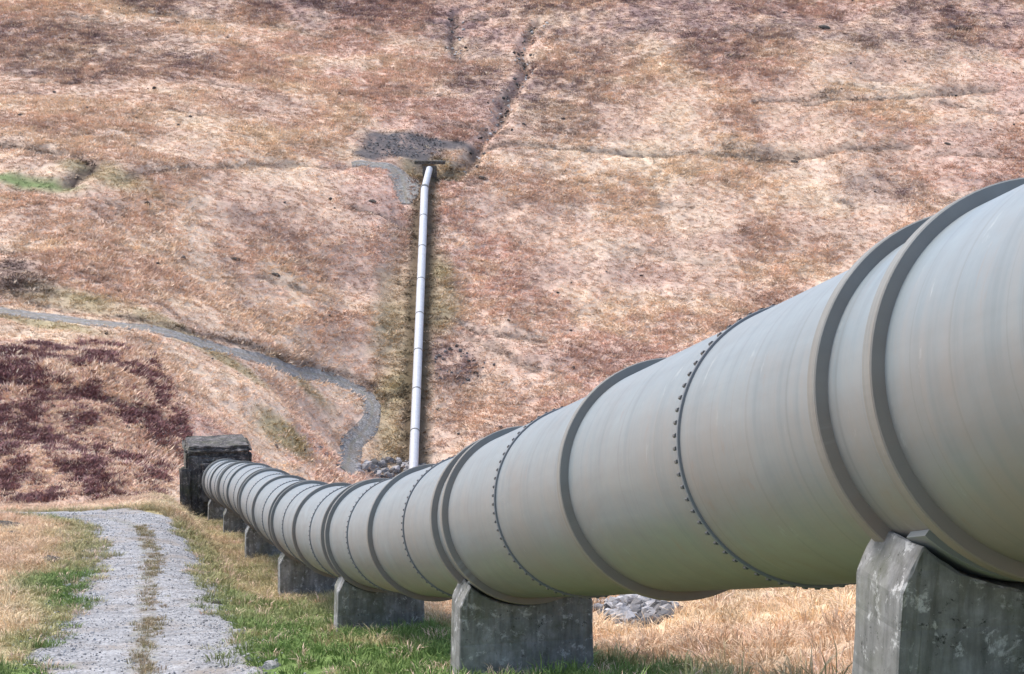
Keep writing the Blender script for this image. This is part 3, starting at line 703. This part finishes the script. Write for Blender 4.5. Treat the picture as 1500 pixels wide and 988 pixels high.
for k in range(7):
    s = k - GAP / 2; c_, t_, u_ = pipe_at(s)
    gz = float(ground_z(c_[0], c_[1]))
    e = empty('concrete_saddle', (float(c_[0]), float(c_[1]), gz)); tag(e, SAD[k], 'saddle', 'concrete saddles under the big pipe')
    fr = (c_, SIDE, np.array([0, 0, 1.0]), U)
    gl = min(float(ground_z(*(c_ + SIDE * q + U * w_)[:2])) for q in (-.9, 0, .9) for w_ in (-.35, .35))
    build_saddle('plinth', fr, gl - c_[2] - .3, .60, e, m_conc)
    # thin steel sheet between pipe and concrete, its lip standing out past the horns
    V = []; angs = np.linspace(-.738, .738, 33)
    for rr in (1.0025, 1.046):
        for yy in (-.12, .12):
            for a in angs: V.append(c_ + SIDE * (rr * math.sin(a)) - u_ * (rr * math.cos(a)) + t_ * yy)
    n_ = len(angs); F = []
    for i in range(n_ - 1):
        F += [(i, i + 1, n_ + i + 1, n_ + i), (2 * n_ + i, 3 * n_ + i, 3 * n_ + i + 1, 2 * n_ + i + 1), (i, 2 * n_ + i, 2 * n_ + i + 1, i + 1), (n_ + i, n_ + i + 1, 3 * n_ + i + 1, 3 * n_ + i)]
    F += [(0, n_, 3 * n_, 2 * n_), (n_ - 1, 3 * n_ - 1, 4 * n_ - 1, 2 * n_ - 1)]
    link_mesh('bearing_sheet', mesh('bearing_sheet', V, F), m_plate, e)

# anchor block at the bottom of the run
def rough_box(name, size, loc, material, parent, sub=4, rough_=.04, seed=0, rotz=0.0, taper=0.0, bev=.12):
    bm = bmesh.new(); bmesh.ops.create_cube(bm, size=1.0)
    for v in bm.verts: v.co = Vector((v.co.x * size[0], v.co.y * size[1], v.co.z * size[2]))
    bmesh.ops.bevel(bm, geom=list(bm.edges), offset=bev, segments=2, affect='EDGES')
    bmesh.ops.subdivide_edges(bm, edges=list(bm.edges), cuts=sub, use_grid_fill=True)
    q = random.Random(seed)
    for v in bm.verts:
        v.co += Vector((q.uniform(-1, 1), q.uniform(-1, 1), q.uniform(-1, 1))) * rough_
        if taper: v.co.x *= 1 - taper * (v.co.z / size[2] + .5); v.co.y *= 1 - taper * (v.co.z / size[2] + .5)
    mm = Matrix.Translation(Vector(loc)) @ Matrix.Rotation(rotz, 4, 'Z')
    bmesh.ops.transform(bm, matrix=mm, verts=bm.verts)
    me = bpy.data.meshes.new(name); bm.to_mesh(me); bm.free()
    return link_mesh(name, me, material, parent)
c_, t_, u_ = pipe_at(S_END - .12)
bc = c_ + U * 1.9 - SIDE * .15; bz = float(ground_z(bc[0], bc[1]))
AB = empty('anchor_block', (float(bc[0]), float(bc[1]), bz)); tag(AB, 'dark weathered concrete anchor block where the big pipe ends downhill', 'anchor block')
top = c_[2] + 1.3; hh = top - (bz - 1.0)
rough_box('body', (3.1, 3.6, hh), (bc[0], bc[1], top - hh / 2), m_block, AB, 6, .055, 1, -YAW)
rough_box('cap', (3.2, 3.7, .4), (bc[0] - .02, bc[1], top + .13), m_block, AB, 5, .055, 2, -YAW, 0, .17)
fc = c_ - U * .02
rough_box('collar', (2.42, .5, 2.35), (fc[0], fc[1], fc[2] - .05), m_block, AB, 4, .03, 3, -YAW, 0, .25)
rough_box('corner_buttress', (.55, .9, hh * .8), (bc[0] - SIDE[0] * 1.6 - U[0] * 1.5, bc[1] - SIDE[1] * 1.6 - U[1] * 1.5, bz + hh * .4 - 1.0 + .2), m_block, AB, 3, .04, 4, -YAW, .05, .08)

# far pipe climbing the opposite hill
FP = empty('hillside_pipe', tuple(float(q) for q in F0)); tag(FP, 'thin bright white pipe climbing straight up the opposite hillside', 'pipeline')
def seg_path(A, B, nst, u0):
    t_ = (B - A) / np.linalg.norm(B - A); sd_ = np.cross(t_, [0, 0, 1.0]); sd_ /= np.linalg.norm(sd_); up_ = np.cross(sd_, t_)
    return [(A + (B - A) * q, sd_, up_, u0 + q * np.linalg.norm(B - A)) for q in np.linspace(0, 1, nst)]
nseg_ = 9
for i in range(nseg_):
    A = F0 + (FK - F0) * i / nseg_; B = F0 + (FK - F0) * (i + 1) / nseg_
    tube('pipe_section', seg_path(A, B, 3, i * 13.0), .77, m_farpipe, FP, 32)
    pth = seg_path(A, B, 3, 0); t_ = (B - A) / np.linalg.norm(B - A)
    tube('coupling', [(A + t_ * o, pth[0][1], pth[0][2], o) for o in (-.12, -.12, .12, .12)], 0, m_ring, FP, 32, prof=[.74, .82, .82, .74])
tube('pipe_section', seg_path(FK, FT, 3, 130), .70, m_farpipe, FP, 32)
pth = seg_path(FK, FT, 3, 0); tube('coupling', [(FK + (FT - FK) / np.linalg.norm(FT - FK) * o, pth[0][1], pth[0][2], o) for o in (-.35, -.35, .35, .35)], 0, m_ring, FP, 32, prof=[.66, .86, .86, .66])
for i in range(1, nseg_):
    P_ = F0 + (FK - F0) * (i + .04) / nseg_; t_ = (FK - F0); t_ = t_ / np.linalg.norm(t_); fw = np.array([t_[0], t_[1], 0]); fw /= np.linalg.norm(fw); sd_ = np.array([fw[1], -fw[0], 0])
    gz = float(ground_z(P_[0], P_[1])); e = empty('hillside_saddle', (float(P_[0]), float(P_[1]), gz)); tag(e, 'low dark saddle under the white hillside pipe, %s up from the rubble heap' % ['first', 'second', 'third', 'fourth', 'fifth', 'sixth', 'seventh', 'eighth'][i - 1], 'saddle', 'saddles under the hillside pipe')
    build_saddle('plinth', (P_, sd_, np.array([0, 0, 1.0]), fw), gz - P_[2] - .5, .6, e, m_block)
HW = FT + (FT - FK) / np.linalg.norm(FT - FK) * .8
e = empty('headwall', (float(HW[0]), float(HW[1]), float(ground_z(HW[0], HW[1])))); tag(e, 'low dark headwall where the white pipe enters the hill', 'wall')
rough_box('lintel_wall', (6.4, .8, .55), (HW[0], HW[1], HW[2] + .95), m_block, e, 4, .05, 9, 0, 0, .1)
rough_box('abutment', (2.9, .7, 2.6), (HW[0], HW[1] + .02, HW[2] - 1.0), m_block, e, 4, .05, 11, 0, 0, .1)
rough_box('coping', (6.8, 1.1, .2), (HW[0], HW[1], HW[2] + 1.33), m_conc, e, 3, .03, 10, 0, 0, .06)

# ------------------------------------------------------------------ single stones by the track and in the grass
def boulder(px, py, size, material, label, seed, y0=14, flat=.6, rot=0):
    p = hit(px, py, y0); me = stone_mesh('boulder', seed, flat, .3, 3, material); o = link_mesh('boulder', me, material)
    o.location = (p[0], p[1], float(ground_z(p[0], p[1])) + size[2] * .25); o.scale = size; o.rotation_euler = (.1, .15, rot)
    tag(o, label, 'boulder', 'loose boulders'); return o
boulder(398, 980, (.16, .13, .14), m_rock_pale, 'pale boulder at the right edge of the track, bottom of the photo', 501)
boulder(352, 931, (.17, .12, .13), m_rock_pale, 'whitish boulder on the right track verge, below the third saddle', 502)
boulder(370, 926, (.10, .10, .10), m_rock_dark, 'small dark boulder touching the whitish one on the right verge', 503)
boulder(336, 905, (.14, .12, .10), m_rock_pale, 'small grey boulder on the right track verge, highest up', 504)
boulder(318, 888, (.16, .13, .12), m_rock_dark, 'brown boulder at the edge of the gravel, right side of the track', 505)
boulder(127, 822, (.16, .13, .13), m_rock_pale, 'small whitish boulder on the left track verge', 506)
boulder(76, 826, (.42, .30, .26), m_rock_dark, 'blackish boulder sunk in the grass left of the track', 507, rot=.3)
boulder(14, 774, (.75, .35, .22), m_rock_dark, 'long dark boulder near the left edge of the photo', 508)
boulder(26, 786, (.40, .25, .18), m_rock_dark, 'smaller dark boulder just below the long one at left', 509)
for i, (px, py, sz, lab) in enumerate([(706, 262, 1.1, 'dark boulder on the hillside just right of the headwall'), (1208, 42, 1.6, 'dark boulder near the top edge of the hillside, right of centre'), (345, 381, .9, 'lone dark boulder on the slope left of the white pipe'),
        (405, 404, .9, 'lone dark boulder above the winding road'), (545, 296, .9, 'dark boulder left of the gravel hardstanding'), (1164, 238, .9, 'dark boulder on the hillside right of centre'), (1388, 212, .9, 'dark boulder on the hillside near the right edge')]):
    boulder(px, py, (sz, sz * .7, sz * .6), m_rock_dark, lab, 520 + i, 200)
